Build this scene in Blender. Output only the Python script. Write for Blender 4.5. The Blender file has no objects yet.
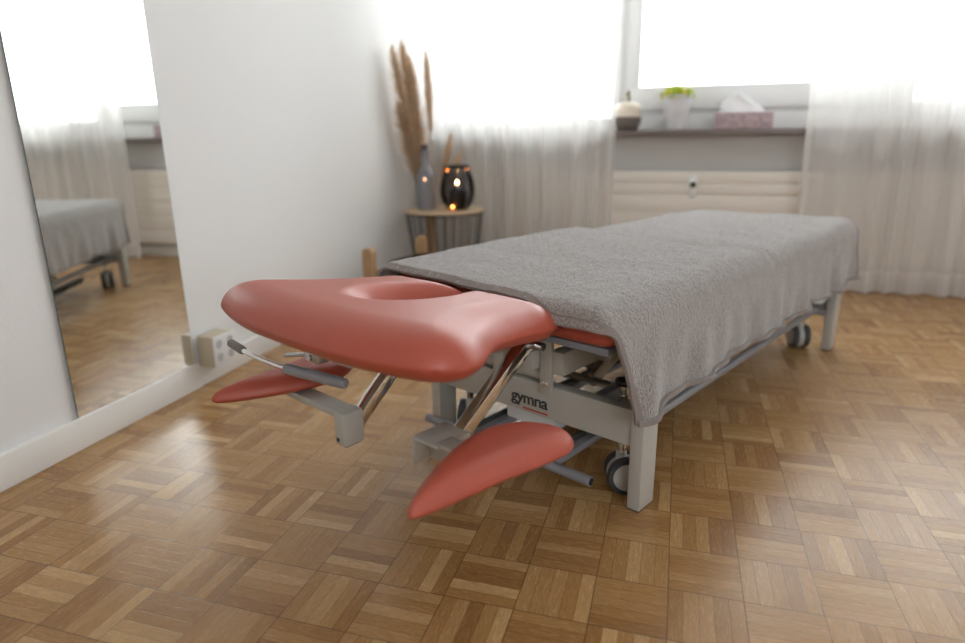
import bpy, bmesh, math, random
from mathutils import Vector, Matrix, noise
random.seed(7)
PI = math.pi
sc = bpy.context.scene
COL = sc.collection

# ------------------------------------------------------------------ materials
def new_mat(name):
    m = bpy.data.materials.new(name); m.use_nodes = True
    nt = m.node_tree
    return m, nt, nt.nodes['Principled BSDF']

def sock(b, names, v):
    for n in names:
        if n in b.inputs:
            b.inputs[n].default_value = v; return

def mat(name, col, rough=.5, metal=0., bump=0., bscale=200., spec=.5, coat=0., var=0., vscale=8., sheen=0., trans=0.):
    m, nt, b = new_mat(name)
    b.inputs['Base Color'].default_value = (*col, 1)
    b.inputs['Roughness'].default_value = rough
    b.inputs['Metallic'].default_value = metal
    sock(b, ['Specular IOR Level'], spec)
    sock(b, ['Coat Weight'], coat)
    sock(b, ['Sheen Weight'], sheen)
    sock(b, ['Transmission Weight'], trans)
    tc = nt.nodes.new('ShaderNodeTexCoord')
    if bump > 0:
        n = nt.nodes.new('ShaderNodeTexNoise'); n.inputs['Scale'].default_value = bscale; n.inputs['Detail'].default_value = 3
        bp = nt.nodes.new('ShaderNodeBump'); bp.inputs['Strength'].default_value = bump; bp.inputs['Distance'].default_value = .002
        nt.links.new(tc.outputs['Object'], n.inputs['Vector'])
        nt.links.new(n.outputs['Fac'], bp.inputs['Height']); nt.links.new(bp.outputs['Normal'], b.inputs['Normal'])
    if var > 0:
        n = nt.nodes.new('ShaderNodeTexNoise'); n.inputs['Scale'].default_value = vscale; n.inputs['Detail'].default_value = 4
        mx = nt.nodes.new('ShaderNodeMix'); mx.data_type = 'RGBA'
        mx.inputs[6].default_value = (*[c * (1 - var) for c in col], 1)
        mx.inputs[7].default_value = (*[min(1, c * (1 + var)) for c in col], 1)
        nt.links.new(tc.outputs['Object'], n.inputs['Vector']); nt.links.new(n.outputs['Fac'], mx.inputs[0])
        nt.links.new(mx.outputs[2], b.inputs['Base Color'])
    return m

def emis(name, col, s):
    m, nt, b = new_mat(name)
    b.inputs['Base Color'].default_value = (*col, 1)
    b.inputs['Emission Color'].default_value = (*col, 1)
    b.inputs['Emission Strength'].default_value = s
    return m

M = {}
M['wall'] = mat('white_plaster', (.80, .80, .80), .9, bump=.5, bscale=260, spec=.2)
M['ceiling'] = mat('white_ceiling_paint', (.85, .85, .85), .9, spec=.2)
M['trim'] = mat('white_gloss_trim', (.80, .79, .76), .45, var=.03, vscale=5)
M['radiator'] = mat('cream_enamel', (.78, .73, .66), .45)
M['recess'] = mat('grey_recess_shade', (.56, .55, .53), .8)  # grey puts the shade under the sill into the wall colour
M['frame_white'] = mat('white_window_lacquer', (.80, .80, .80), .4)
M['leather'] = mat('terracotta_leatherette', (.43, .088, .054), .42, bump=.10, bscale=900, spec=.5, var=.05, vscale=6)
M['enamel'] = mat('light_grey_enamel', (.46, .45, .41), .38, var=.04, vscale=14)
M['enamel_dark'] = mat('mid_grey_enamel', (.22, .23, .25), .4, var=.05)
M['chrome'] = mat('chrome', (.78, .78, .78), .09, metal=1)
M['steel'] = mat('brushed_steel', (.5, .5, .5), .28, metal=1)
M['black'] = mat('black_plastic', (.015, .015, .017), .4)
M['rubber'] = mat('dark_grey_rubber', (.05, .055, .055), .6)
M['wheel'] = mat('pale_grey_plastic', (.50, .49, .46), .45)
M['grip'] = mat('taupe_rubber_grip', (.20, .175, .155), .65, bump=.2, bscale=600)
M['tube'] = mat('blue_grey_painted_tube', (.25, .25, .27), .35)
M['ink'] = mat('black_logo_ink', (.02, .02, .025), .5)
M['ink_red'] = mat('red_logo_ink', (.5, .05, .03), .5)
M['wood'] = mat('oiled_wood', (.42, .26, .13), .5, var=.25, vscale=20)
M['wood_pale'] = mat('pale_oak', (.50, .37, .24), .5, var=.15, vscale=20)
M['wire'] = mat('black_wire', (.03, .03, .03), .5)
M['sill'] = mat('brown_stone_sill', (.17, .135, .12), .35, var=.15, vscale=30)
M['pampas'] = mat('dry_pampas', (.74, .58, .42), .9, spec=.1, var=.12, vscale=30)
M['bottle'] = mat('smoky_grey_ceramic', (.20, .20, .215), .3)
M['pot'] = mat('white_enamel_pot', (.72, .73, .76), .4)
M['leaf'] = mat('yellow_green_leaf', (.42, .55, .03), .6, var=.25, vscale=40)
M['leaf_yellow'] = mat('yellow_petal', (.80, .70, .08), .6, var=.15, vscale=40)
M['cream'] = mat('cream_ceramic', (.75, .66, .55), .4)
M['taupe'] = mat('taupe_ceramic', (.17, .14, .125), .5)
M['tissue'] = mat('white_tissue', (.85, .86, .88), .9)
M['socket'] = mat('white_socket_plastic', (.78, .78, .78), .35)
M['beige_shaded_plastic'] = mat('beige_shaded_plastic', (.52, .46, .34), .5)  # beige carries the shade of the side turned away from the windows
M['outlet_hole'] = mat('grey_outlet', (.45, .46, .48), .5)
M['basket'] = mat('dark_brown_wicker', (.10, .06, .035), .8, bump=.6, bscale=120, var=.3, vscale=60)
M['mirror_edge'] = mat('green_glass_edge', (.02, .08, .065), .15)
M['wax'] = mat('orange_tealight', (.8, .25, .05), .4)

# mirror silver
M['mirror'] = mat('mirror_silver', (.90, .92, .90), .0, metal=1)

# tissue box pattern
m, nt, b = new_mat('patterned_cardboard')
tc = nt.nodes.new('ShaderNodeTexCoord'); v = nt.nodes.new('ShaderNodeTexVoronoi'); v.inputs['Scale'].default_value = 60
r = nt.nodes.new('ShaderNodeValToRGB'); r.color_ramp.elements[0].color = (.62, .45, .42, 1); r.color_ramp.elements[1].color = (.30, .26, .32, 1)
nt.links.new(tc.outputs['Object'], v.inputs['Vector']); nt.links.new(v.outputs['Color'], r.inputs['Fac']); nt.links.new(r.outputs['Color'], b.inputs['Base Color'])
b.inputs['Roughness'].default_value = .6
M['tissue_box'] = m

# smoky lantern glass
def thin_glass(name, tint, gloss):
    m = bpy.data.materials.new(name); m.use_nodes = True; nt = m.node_tree; nt.nodes.clear()
    o = nt.nodes.new('ShaderNodeOutputMaterial'); t = nt.nodes.new('ShaderNodeBsdfTransparent'); t.inputs['Color'].default_value = (*tint, 1)
    g = nt.nodes.new('ShaderNodeBsdfGlossy'); g.inputs['Roughness'].default_value = .05
    fr = nt.nodes.new('ShaderNodeFresnel'); fr.inputs['IOR'].default_value = gloss
    mx = nt.nodes.new('ShaderNodeMixShader')
    nt.links.new(fr.outputs[0], mx.inputs[0]); nt.links.new(t.outputs[0], mx.inputs[1]); nt.links.new(g.outputs[0], mx.inputs[2]); nt.links.new(mx.outputs[0], o.inputs['Surface'])
    return m
M['smoke'] = thin_glass('smoky_grey_glass', (.52, .53, .56), 1.45)
M['pane'] = thin_glass('clear_window_glass', (.96, .975, .97), 1.2)

# sheer curtain
def sheer(name, opacity, col):
    m = bpy.data.materials.new(name); m.use_nodes = True; nt = m.node_tree; nt.nodes.clear()
    o = nt.nodes.new('ShaderNodeOutputMaterial'); t = nt.nodes.new('ShaderNodeBsdfTransparent')
    d = nt.nodes.new('ShaderNodeBsdfDiffuse'); d.inputs['Color'].default_value = (*col, 1)
    s = nt.nodes.new('ShaderNodeBsdfTranslucent'); s.inputs['Color'].default_value = (*col, 1)
    m1 = nt.nodes.new('ShaderNodeMixShader'); m1.inputs[0].default_value = .5
    # threads seen at a grazing angle close up: more opaque
    lw = nt.nodes.new('ShaderNodeLayerWeight'); lw.inputs['Blend'].default_value = .35
    mp = nt.nodes.new('ShaderNodeMapRange'); mp.inputs['To Min'].default_value = opacity; mp.inputs['To Max'].default_value = min(1, opacity + .42)
    m2 = nt.nodes.new('ShaderNodeMixShader')
    nt.links.new(d.outputs[0], m1.inputs[1]); nt.links.new(s.outputs[0], m1.inputs[2])
    nt.links.new(lw.outputs['Facing'], mp.inputs['Value']); nt.links.new(mp.outputs[0], m2.inputs[0])
    nt.links.new(t.outputs[0], m2.inputs[1]); nt.links.new(m1.outputs[0], m2.inputs[2]); nt.links.new(m2.outputs[0], o.inputs['Surface'])
    return m
M['sheer'] = sheer('sheer_white_voile', .66, (.84, .82, .80))
M['sheer_hem'] = sheer('doubled_white_voile', .88, (.84, .82, .80))

# towel
def towel_mat():
    m, nt, b = new_mat('taupe_terry_towel')
    tc = nt.nodes.new('ShaderNodeTexCoord')
    n1 = nt.nodes.new('ShaderNodeTexNoise'); n1.inputs['Scale'].default_value = 260; n1.inputs['Detail'].default_value = 3; n1.inputs['Roughness'].default_value = .7
    n2 = nt.nodes.new('ShaderNodeTexNoise'); n2.inputs['Scale'].default_value = 45; n2.inputs['Detail'].default_value = 4
    ad = nt.nodes.new('ShaderNodeMath'); ad.operation = 'MULTIPLY_ADD'; ad.inputs[1].default_value = .6
    for n in (n1, n2): nt.links.new(tc.outputs['Object'], n.inputs['Vector'])
    nt.links.new(n2.outputs['Fac'], ad.inputs[0]); nt.links.new(n1.outputs['Fac'], ad.inputs[2])
    bp = nt.nodes.new('ShaderNodeBump'); bp.inputs['Strength'].default_value = .9; bp.inputs['Distance'].default_value = .006
    nt.links.new(ad.outputs[0], bp.inputs['Height']); nt.links.new(bp.outputs['Normal'], b.inputs['Normal'])
    r = nt.nodes.new('ShaderNodeValToRGB')
    r.color_ramp.elements[0].position = .33; r.color_ramp.elements[0].color = (.13, .105, .092, 1)
    r.color_ramp.elements[1].position = .68; r.color_ramp.elements[1].color = (.50, .45, .42, 1)
    nt.links.new(n1.outputs['Fac'], r.inputs['Fac']); nt.links.new(r.outputs['Color'], b.inputs['Base Color'])
    b.inputs['Roughness'].default_value = .95; sock(b, ['Sheen Weight'], 1.); sock(b, ['Sheen Roughness'], .35)
    sock(b, ['Specular IOR Level'], .15)
    return m
M['towel'] = towel_mat()
M['towel_hem'] = mat('taupe_woven_hem', (.24, .205, .19), .9, bump=.6, bscale=500, sheen=.3, var=.1, vscale=80)

# parquet: squares of .14 m, five fingers each, direction alternating
def parquet():
    m, nt, b = new_mat('oak_mosaic_parquet')
    N = nt.nodes.new; L = nt.links.new
    def mth(op, a, bb=None, c=None):
        n = N('ShaderNodeMath'); n.operation = op
        for i, x in enumerate((a, bb, c)):
            if x is None: continue
            if isinstance(x, (int, float)): n.inputs[i].default_value = x
            else: L(x, n.inputs[i])
        return n.outputs[0]
    geo = N('ShaderNodeNewGeometry'); sx = N('ShaderNodeSeparateXYZ'); L(geo.outputs['Position'], sx.inputs[0])
    X = mth('DIVIDE', sx.outputs[0], .14); Y = mth('DIVIDE', sx.outputs[1], .14)
    X = mth('ADD', X, 100.0); Y = mth('ADD', Y, 100.0)
    cx = mth('FLOOR', X); cy = mth('FLOOR', Y)
    par = mth('MODULO', mth('ADD', cx, cy), 2)                     # 0 : fingers run along y
    fx = mth('FRACT', X); fy = mth('FRACT', Y)
    def sel(a, bb): # par 0 -> a, 1 -> b
        return mth('ADD', mth('MULTIPLY', a, mth('SUBTRACT', 1, par)), mth('MULTIPLY', bb, par))
    across = sel(fx, fy); along = sel(fy, fx)
    fi = mth('FLOOR', mth('MULTIPLY', across, 5)); ff = mth('FRACT', mth('MULTIPLY', across, 5))
    cv = N('ShaderNodeCombineXYZ'); L(cx, cv.inputs[0]); L(cy, cv.inputs[1]); L(fi, cv.inputs[2])
    wn = N('ShaderNodeTexWhiteNoise'); wn.noise_dimensions = '3D'; L(cv.outputs[0], wn.inputs['Vector'])
    # grain coordinates
    gv = N('ShaderNodeCombineXYZ')
    L(mth('ADD', mth('MULTIPLY', across, 13.0), mth('MULTIPLY', wn.outputs['Value'], 57)), gv.inputs[0])
    L(mth('MULTIPLY', along, 1.1), gv.inputs[1]); L(mth('ADD', mth('MULTIPLY', cx, 3.1), mth('MULTIPLY', cy, 7.7)), gv.inputs[2])
    g1 = N('ShaderNodeTexNoise'); g1.inputs['Scale'].default_value = 4.5; g1.inputs['Detail'].default_value = 6; g1.inputs['Roughness'].default_value = .65; g1.inputs['Distortion'].default_value = .9
    L(gv.outputs[0], g1.inputs['Vector'])
    g2 = N('ShaderNodeTexNoise'); g2.inputs['Scale'].default_value = 11; g2.inputs['Detail'].default_value = 3; g2.inputs['Distortion'].default_value = .3
    L(gv.outputs[0], g2.inputs['Vector'])
    ramp = N('ShaderNodeValToRGB'); cr = ramp.color_ramp
    cr.elements[0].position = 0; cr.elements[0].color = (.30, .150, .052, 1)
    cr.elements[1].position = 1; cr.elements[1].color = (.56, .35, .155, 1)
    for p, c in ((.3, (.385, .205, .074)), (.6, (.43, .24, .092)), (.88, (.46, .265, .108))):
        e = cr.elements.new(p); e.color = (*c, 1)
    L(wn.outputs['Value'], ramp.inputs['Fac'])
    gr = N('ShaderNodeMapRange'); gr.inputs['From Min'].default_value = .3; gr.inputs['From Max'].default_value = .72
    gr.inputs['To Min'].default_value = .72; gr.inputs['To Max'].default_value = 1.18; L(g1.outputs['Fac'], gr.inputs['Value'])
    gr2 = N('ShaderNodeMapRange'); gr2.inputs['From Min'].default_value = .3; gr2.inputs['From Max'].default_value = .7
    gr2.inputs['To Min'].default_value = .86; gr2.inputs['To Max'].default_value = 1.10; L(g2.outputs['Fac'], gr2.inputs['Value'])
    k = mth('MULTIPLY', gr.outputs[0], gr2.outputs[0])
    # joints
    def edge(f, wdt):
        d = mth('MINIMUM', f, mth('SUBTRACT', 1, f))
        mr = N('ShaderNodeMapRange'); mr.inputs['From Min'].default_value = 0; mr.inputs['From Max'].default_value = wdt
        L(d, mr.inputs['Value']); return mr.outputs[0]
    j1 = edge(ff, .045); j2 = mth('MINIMUM', edge(fx, .013), edge(fy, .013))
    j1s = mth('ADD', mth('MULTIPLY', j1, .42), .58)
    j2s = mth('ADD', mth('MULTIPLY', j2, .62), .38)
    k = mth('MULTIPLY', k, mth('MULTIPLY', j1s, j2s))
    hs = N('ShaderNodeVectorMath'); hs.operation = 'SCALE'; L(ramp.outputs['Color'], hs.inputs[0]); L(k, hs.inputs['Scale'])
    L(hs.outputs[0], b.inputs['Base Color'])
    rr = N('ShaderNodeMapRange'); rr.inputs['To Min'].default_value = .17; rr.inputs['To Max'].default_value = .34; L(g1.outputs['Fac'], rr.inputs['Value'])
    L(rr.outputs[0], b.inputs['Roughness'])
    # slight per-finger height / tilt gives broken reflections
    hgt = mth('ADD', mth('MULTIPLY', mth('MINIMUM', j1, j2), .5), mth('ADD', mth('MULTIPLY', g1.outputs['Fac'], .55), mth('MULTIPLY', mth('MULTIPLY', mth('SUBTRACT', wn.outputs['Value'], .5), ff), .6)))
    bp = N('ShaderNodeBump'); bp.inputs['Strength'].default_value = .30; bp.inputs['Distance'].default_value = .0012
    L(hgt, bp.inputs['Height']); L(bp.outputs[0], b.inputs['Normal'])
    sock(b, ['Specular IOR Level'], .5)
    return m
M['parquet'] = parquet()

# ------------------------------------------------------------------ mesh helpers
def link(name, me, m, parent=None, smooth=None, loc=None, rot=None):
    o = bpy.data.objects.new(name, me); COL.objects.link(o)
    if m is not None:
        ms = m if isinstance(m, (list, tuple)) else [m]
        for x in ms: me.materials.append(M[x] if isinstance(x, str) else x)
    if parent: o.parent = parent
    if loc: o.location = loc
    if rot: o.rotation_euler = rot
    if smooth is not None: shade(me, smooth)
    return o

def shade(me, ang=35):
    bm = bmesh.new(); bm.from_mesh(me)
    for f in bm.faces: f.smooth = True
    for e in bm.edges:
        e.smooth = (len(e.link_faces) == 2 and e.calc_face_angle(0) < math.radians(ang))
    bm.to_mesh(me); bm.free()

def bm_obj(name, bm, m, parent=None, ang=35, **k):
    me = bpy.data.meshes.new(name)
    bmesh.ops.recalc_face_normals(bm, faces=bm.faces)
    bm.to_mesh(me); bm.free()
    return link(name, me, m, parent, ang, **k)

def box(bm, lo, hi, bev=0., seg=2, mi=0, mtx=None):
    lo = Vector(lo); hi = Vector(hi); c = (lo + hi) / 2; s = hi - lo
    r = bmesh.ops.create_cube(bm, size=1)
    vs = r['verts']
    bmesh.ops.scale(bm, vec=s, verts=vs); bmesh.ops.translate(bm, vec=c, verts=vs)
    if bev:
        es = list({e for v_ in vs for e in v_.link_edges})
        rb = bmesh.ops.bevel(bm, geom=es, offset=bev, segments=seg, profile=.5, affect='EDGES')
        vs = list({v_ for f in rb['faces'] for v_ in f.verts} | {v_ for v_ in vs if v_.is_valid})
    if mtx is not None: bmesh.ops.transform(bm, matrix=mtx, verts=vs)
    if mi:
        for f in {f for v_ in vs for f in v_.link_faces}: f.material_index = mi
    return vs

def beam(bm, p0, p1, w, h, bev=.002, up=(0, 0, 1)):
    p0 = Vector(p0); p1 = Vector(p1); d = p1 - p0; L = d.length; d.normalize()
    up = Vector(up); x = up.cross(d)
    if x.length < 1e-4: x = Vector((1, 0, 0))
    x.normalize(); y = d.cross(x)
    mt = Matrix((x, y, d)).transposed().to_4x4(); mt.translation = p0
    return box(bm, (-w / 2, -h / 2, 0), (w / 2, h / 2, L), bev, mtx=mt)

def cyl(bm, p0, p1, r0, r1=None, n=24, bev=0.):
    p0 = Vector(p0); p1 = Vector(p1); d = p1 - p0; L = d.length
    r1 = r0 if r1 is None else r1
    r = bmesh.ops.create_cone(bm, cap_ends=True, segments=n, radius1=r0, radius2=r1, depth=L)
    vs = r['verts']
    if bev:
        es = [e for e in {e for v_ in vs for e in v_.link_edges} if any(len(f.verts) > 4 for f in e.link_faces)]
        rb = bmesh.ops.bevel(bm, geom=es, offset=bev, segments=3, profile=.5, affect='EDGES')
        vs = list({v_ for f in rb['faces'] for v_ in f.verts} | {v_ for v_ in vs if v_.is_valid})
    q = d.to_track_quat('Z', 'Y').to_matrix().to_4x4(); q.translation = (p0 + p1) / 2
    bmesh.ops.transform(bm, matrix=q, verts=vs)
    return vs

def tube(bm, pts, rad, n=12, cap=True):
    pts = [Vector(p) for p in pts]; rads = rad if isinstance(rad, (list, tuple)) else [rad] * len(pts)
    rings = []; prev = None
    for i, p in enumerate(pts):
        d = (pts[min(i + 1, len(pts) - 1)] - pts[max(i - 1, 0)]).normalized()
        if prev is None:
            x = d.orthogonal().normalized()
        else:
            x = (prev - d * prev.dot(d)).normalized()
        prev = x; y = d.cross(x)
        rings.append([bm.verts.new(p + (x * math.cos(2 * PI * k / n) + y * math.sin(2 * PI * k / n)) * rads[i]) for k in range(n)])
    for a, b_ in zip(rings, rings[1:]):
        for k in range(n): bm.faces.new((a[k], a[(k + 1) % n], b_[(k + 1) % n], b_[k]))
    if cap:
        bm.faces.new(rings[0][::-1]); bm.faces.new(rings[-1])

def lathe(bm, prof, n=40, c=(0, 0, 0)):
    rings = []
    for r, z in prof:
        rings.append([bm.verts.new((c[0] + r * math.cos(2 * PI * k / n), c[1] + r * math.sin(2 * PI * k / n), c[2] + z)) for k in range(n)] if r > 1e-5 else [bm.verts.new((c[0], c[1], c[2] + z))])
    for a, b_ in zip(rings, rings[1:]):
        for k in range(n):
            k2 = (k + 1) % n
            if len(a) == 1 and len(b_) == 1: continue
            if len(a) == 1: bm.faces.new((a[0], b_[k2], b_[k]))
            elif len(b_) == 1: bm.faces.new((a[k], a[k2], b_[0]))
            else: bm.faces.new((a[k], a[k2], b_[k2], b_[k]))

def catmull(pts, n=8, closed=True):
    out = []; N = len(pts)
    rng = range(N) if closed else range(N - 1)
    for i in rng:
        p = [Vector(pts[(i + k) % N] if closed else pts[min(max(i + k, 0), N - 1)]) for k in (-1, 0, 1, 2)]
        for s in range(n):
            t = s / n
            out.append(.5 * ((2 * p[1]) + (p[2] - p[0]) * t + (2 * p[0] - 5 * p[1] + 4 * p[2] - p[3]) * t * t + (3 * p[1] - p[0] - 3 * p[2] + p[3]) * t ** 3))
    if not closed: out.append(Vector(pts[-1]))
    return out

def pillow(name, loops, t, m, parent, vox=.006, it=14, warp=None, z0=0., ang=60, rr=.05, rh=.03, low=.4):
    """a soft padded cushion from plan outlines (later loops are holes)"""
    cu = bpy.data.curves.new('tmp', 'CURVE'); cu.dimensions = '2D'; cu.fill_mode = 'BOTH'; cu.extrude = t / 2
    for lp in loops:
        sp = cu.splines.new('POLY'); sp.points.add(len(lp) - 1); sp.use_cyclic_u = True
        for i, p in enumerate(lp): sp.points[i].co = (p[0], p[1], 0, 1)
    o = bpy.data.objects.new('tmp', cu); COL.objects.link(o)
    dg = bpy.context.evaluated_depsgraph_get()
    me = bpy.data.meshes.new_from_object(o.evaluated_get(dg))
    bpy.data.objects.remove(o)
    bm = bmesh.new(); bm.from_mesh(me); bmesh.ops.remove_doubles(bm, verts=bm.verts, dist=1e-5)
    bmesh.ops.recalc_face_normals(bm, faces=bm.faces); bm.to_mesh(me); bm.free()
    o = bpy.data.objects.new('tmp2', me); COL.objects.link(o)
    rm = o.modifiers.new('r', 'REMESH'); rm.mode = 'VOXEL'; rm.voxel_size = vox; rm.use_smooth_shade = True
    dg = bpy.context.evaluated_depsgraph_get(); dg.update()
    me1 = bpy.data.meshes.new_from_object(o.evaluated_get(dg)); o.modifiers.clear(); o.data = me1
    import numpy as np
    V = np.array([v_.co[:] for v_ in me1.vertices])
    P2 = V[:, :2]; DD = []
    for lp in loops:
        a_ = np.array([(p[0], p[1]) for p in lp]); b_ = np.roll(a_, -1, 0); e_ = b_ - a_; L2 = (e_ ** 2).sum(1) + 1e-12
        dmin = np.full(len(P2), 1e9)
        for i in range(len(a_)):
            tt = np.clip(((P2 - a_[i]) @ e_[i]) / L2[i], 0, 1); q = a_[i] + tt[:, None] * e_[i]
            dmin = np.minimum(dmin, np.hypot(*(P2 - q).T))
        DD.append(dmin)
    f_ = np.ones(len(V))
    for i, d_ in enumerate(DD):
        r_ = rr if i == 0 else rh
        x_ = np.clip(1 - d_ / r_, 0, 1); f_ = np.minimum(f_, np.sqrt(1 - x_ ** 2) + .02)
    for v_, fz in zip(me1.vertices, f_):
        z = v_.co.z
        z = z * fz + (t / 2) * (1 - fz) * (low * 2 - 1) if z > 0 else z * (1 if False else fz) + (t / 2) * (1 - fz) * (low * 2 - 1)
        v_.co.z = z
    sm = o.modifiers.new('s', 'SMOOTH'); sm.factor = .6; sm.iterations = it
    dg = bpy.context.evaluated_depsgraph_get(); dg.update()
    me2 = bpy.data.meshes.new_from_object(o.evaluated_get(dg))
    bpy.data.objects.remove(o)
    for v_ in me2.vertices:
        c = v_.co.copy(); c.z += z0
        v_.co = warp(c) if warp else c
    for p in me2.polygons: p.use_smooth = True
    me2.materials.clear()
    ob = link(name, me2, m, parent)
    return ob

def empty(name, loc=(0, 0, 0), rz=0.):
    o = bpy.data.objects.new(name, None); COL.objects.link(o); o.location = loc; o.rotation_euler = (0, 0, rz)
    o.empty_display_size = .05
    return o
def tag(o, label, cat, group=None, kind=None):
    o['label'] = label; o['category'] = cat
    if group: o['group'] = group
    if kind: o['kind'] = kind
    return o
def struct(o, label=None):
    o['kind'] = 'structure'
    if label: o['label'] = label
    return o

# ------------------------------------------------------------------ room shell
XL, XR, YB, YF, ZC = -1.382, 3.40, 3.12, -2.40, 2.50
WZ0 = .892       # bottom of window strip
YW = 3.24        # window plane
def sbox(name, lo, hi, m, label=None, bev=0):
    bm = bmesh.new(); box(bm, lo, hi, bev)
    return struct(bm_obj(name, bm, m), label)
sbox('floor', (XL - .1, YF - .1, -.05), (XR + .1, YW + .2, 0), 'parquet', 'honey oak mosaic parquet floor')
sbox('ceiling', (XL - .1, YF - .1, ZC), (XR + .1, YW + .2, ZC + .1), 'ceiling')
sbox('wall_left', (XL - .1, YF - .1, 0), (XL, YW + .2, ZC), 'wall', 'white textured wall carrying the leaning mirror')
sbox('wall_right', (XR, YF - .1, 0), (XR + .1, YW + .2, ZC), 'wall')
bm = bmesh.new()
FX0, FX1, FZ0, FZ1 = 1.0, 2.5, 1.0, 2.1  # opening added in the unseen wall to bring in fill light
box(bm, (XL, YF - .1, 0), (FX0, YF, ZC)); box(bm, (FX1, YF - .1, 0), (XR, YF, ZC)); box(bm, (FX0, YF - .1, 0), (FX1, YF, FZ0)); box(bm, (FX0, YF - .1, FZ1), (FX1, YF, ZC))
struct(bm_obj('wall_front', bm, 'wall'))
bm = bmesh.new()
for a_, b_ in (((FX0, FZ0), (FX1, FZ0 + .06)), ((FX0, FZ1 - .06), (FX1, FZ1)), ((FX0, FZ0), (FX0 + .06, FZ1)), ((FX1 - .06, FZ0), (FX1, FZ1)), ((1.72, FZ0), (1.78, FZ1))):
    box(bm, (a_[0], YF - .08, a_[1]), (b_[0], YF - .02, b_[1]), .003)
struct(bm_obj('window_4', bm, 'frame_white'), 'window added for fill light in the unseen wall behind the viewer')
# window wall: parapet below, lintel above
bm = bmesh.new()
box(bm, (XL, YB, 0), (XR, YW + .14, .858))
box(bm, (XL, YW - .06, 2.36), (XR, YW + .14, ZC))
struct(bm_obj('wall_back', bm, 'recess'), 'window wall below the sill, recess shade painted in as grey')
sbox('trim_1', (XL, 3.005, .858), (XR, YW + .03, .8905), 'sill', 'dark brown stone window sill', .003)
# baseboards
bm = bmesh.new(); box(bm, (XL, YF, 0), (XL + .018, .808, .094), .004)
bmesh.ops.translate(bm, vec=(0, 0, 0), verts=bm.verts)
struct(bm_obj('baseboard_left', bm, 'trim'), 'white baseboard along the left wall')
bm = bmesh.new(); box(bm, (XL, .812, 0), (XL + .012, YB, .088), .004)
struct(bm_obj('baseboard_left_far', bm, 'trim'), 'thinner cream baseboard beyond the socket box')
bm = bmesh.new(); box(bm, (XL + .012, YB - .015, 0), (XR, YB, .07), .004)
struct(bm_obj('baseboard_back', bm, 'trim'), 'baseboard under the windows')

# windows: three units side by side
def window(idx, x0, x1, label, zb=1.145, rail=.13):
    fr = bmesh.new()
    y0, y1 = YW, YW + .07; z0, z1 = WZ0, 2.36
    fw = .035
    box(fr, (x0, y0, z0), (x1, y1, z0 + rail), .004)               # bottom fixed rail
    box(fr, (x0, y0, z1 - fw * 2), (x1, y1, z1), .004)
    box(fr, (x0, y0, z0 + rail), (x0 + fw, y1, z1 - fw * 2), .004)
    box(fr, (x1 - fw, y0, z0 + rail), (x1, y1, z1 - fw * 2), .004)
    w = bm_obj('window_%d' % idx, fr, 'frame_white'); struct(w, label)
    sa = bmesh.new(); s = .052; a0, a1 = x0 + fw - .008, x1 - fw + .008; b0, b1 = z0 + rail - .012, z1 - fw * 2 + .008
    yy0, yy1 = YW - .022, YW + .05
    box(sa, (a0, yy0, b0), (a1, yy1, zb), .006)
    box(sa, (a0, yy0, b1 - s), (a1, yy1, b1), .006)
    box(sa, (a0, yy0, zb), (a0 + s, yy1, b1 - s), .006)
    box(sa, (a1 - s, yy0, zb), (a1, yy1, b1 - s), .006)
    so = bm_obj('window_sash', sa, 'frame_white', w)
    gl = bmesh.new(); box(gl, (a0 + s - .01, YW + .012, zb - .01), (a1 - s + .01, YW + .018, b1 - s + .01))
    bm_obj('window_pane', gl, 'pane', so)
    return w
window(1, XL, -.098, 'white window behind the left curtain', .975, .03)
window(2, -.098, 1.36, 'white window above the flower pot and tissue box')
window(3, 1.36, XR, 'white window behind the right curtain', 1.03, .06)

# curtain rail (hidden above the frame)
bm = bmesh.new(); box(bm, (XL + .01, 2.88, 2.46), (XR - .01, 2.96, 2.498), .004)
struct(bm_obj('trim_2', bm, 'frame_white'), 'white curtain rail on the ceiling')

# ------------------------------------------------------------------ long radiator panel under the sill
rad = empty('panel_radiator', (.9, 3.06, 0))
tag(rad, 'long cream panel radiator under the window sill with horizontal seams', 'radiator')
bm = bmesh.new()
zs = [.10, .205, .31, .415, .52, .587, .658]
for a, b_ in zip(zs, zs[1:]): box(bm, (-2.19, -.008, a + .001), (2.4, .018, b_ - .001), .003, mi=0)
box(bm, (-2.19, 0, .10), (2.4, .04, .655))
bm_obj('front_panel', bm, 'radiator', rad)
for x in (-2.0, -.6, .9, 2.2):
    bm = bmesh.new(); box(bm, (x, .01, .0), (x + .03, .055, .12), .002); bm_obj('bracket', bm, 'radiator', rad)
bm = bmesh.new()
vx = -.573
cyl(bm, (vx, -.005, .585), (vx, -.035, .585), .02, n=24, bev=.004)
cyl(bm, (vx, -.03, .585), (vx, -.036, .585), .012, n=16)
box(bm, (vx - .018, -.012, .50), (vx + .018, -.004, .635), .004)
vo = bm_obj('valve', bm, 'frame_white', rad)
bm = bmesh.new(); cyl(bm, (vx, -.034, .583), (vx, -.052, .583), .0165, n=20, bev=.004)
bm_obj('valve_knob', bm, 'rubber', vo)['label'] = 'dark valve knob'

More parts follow.
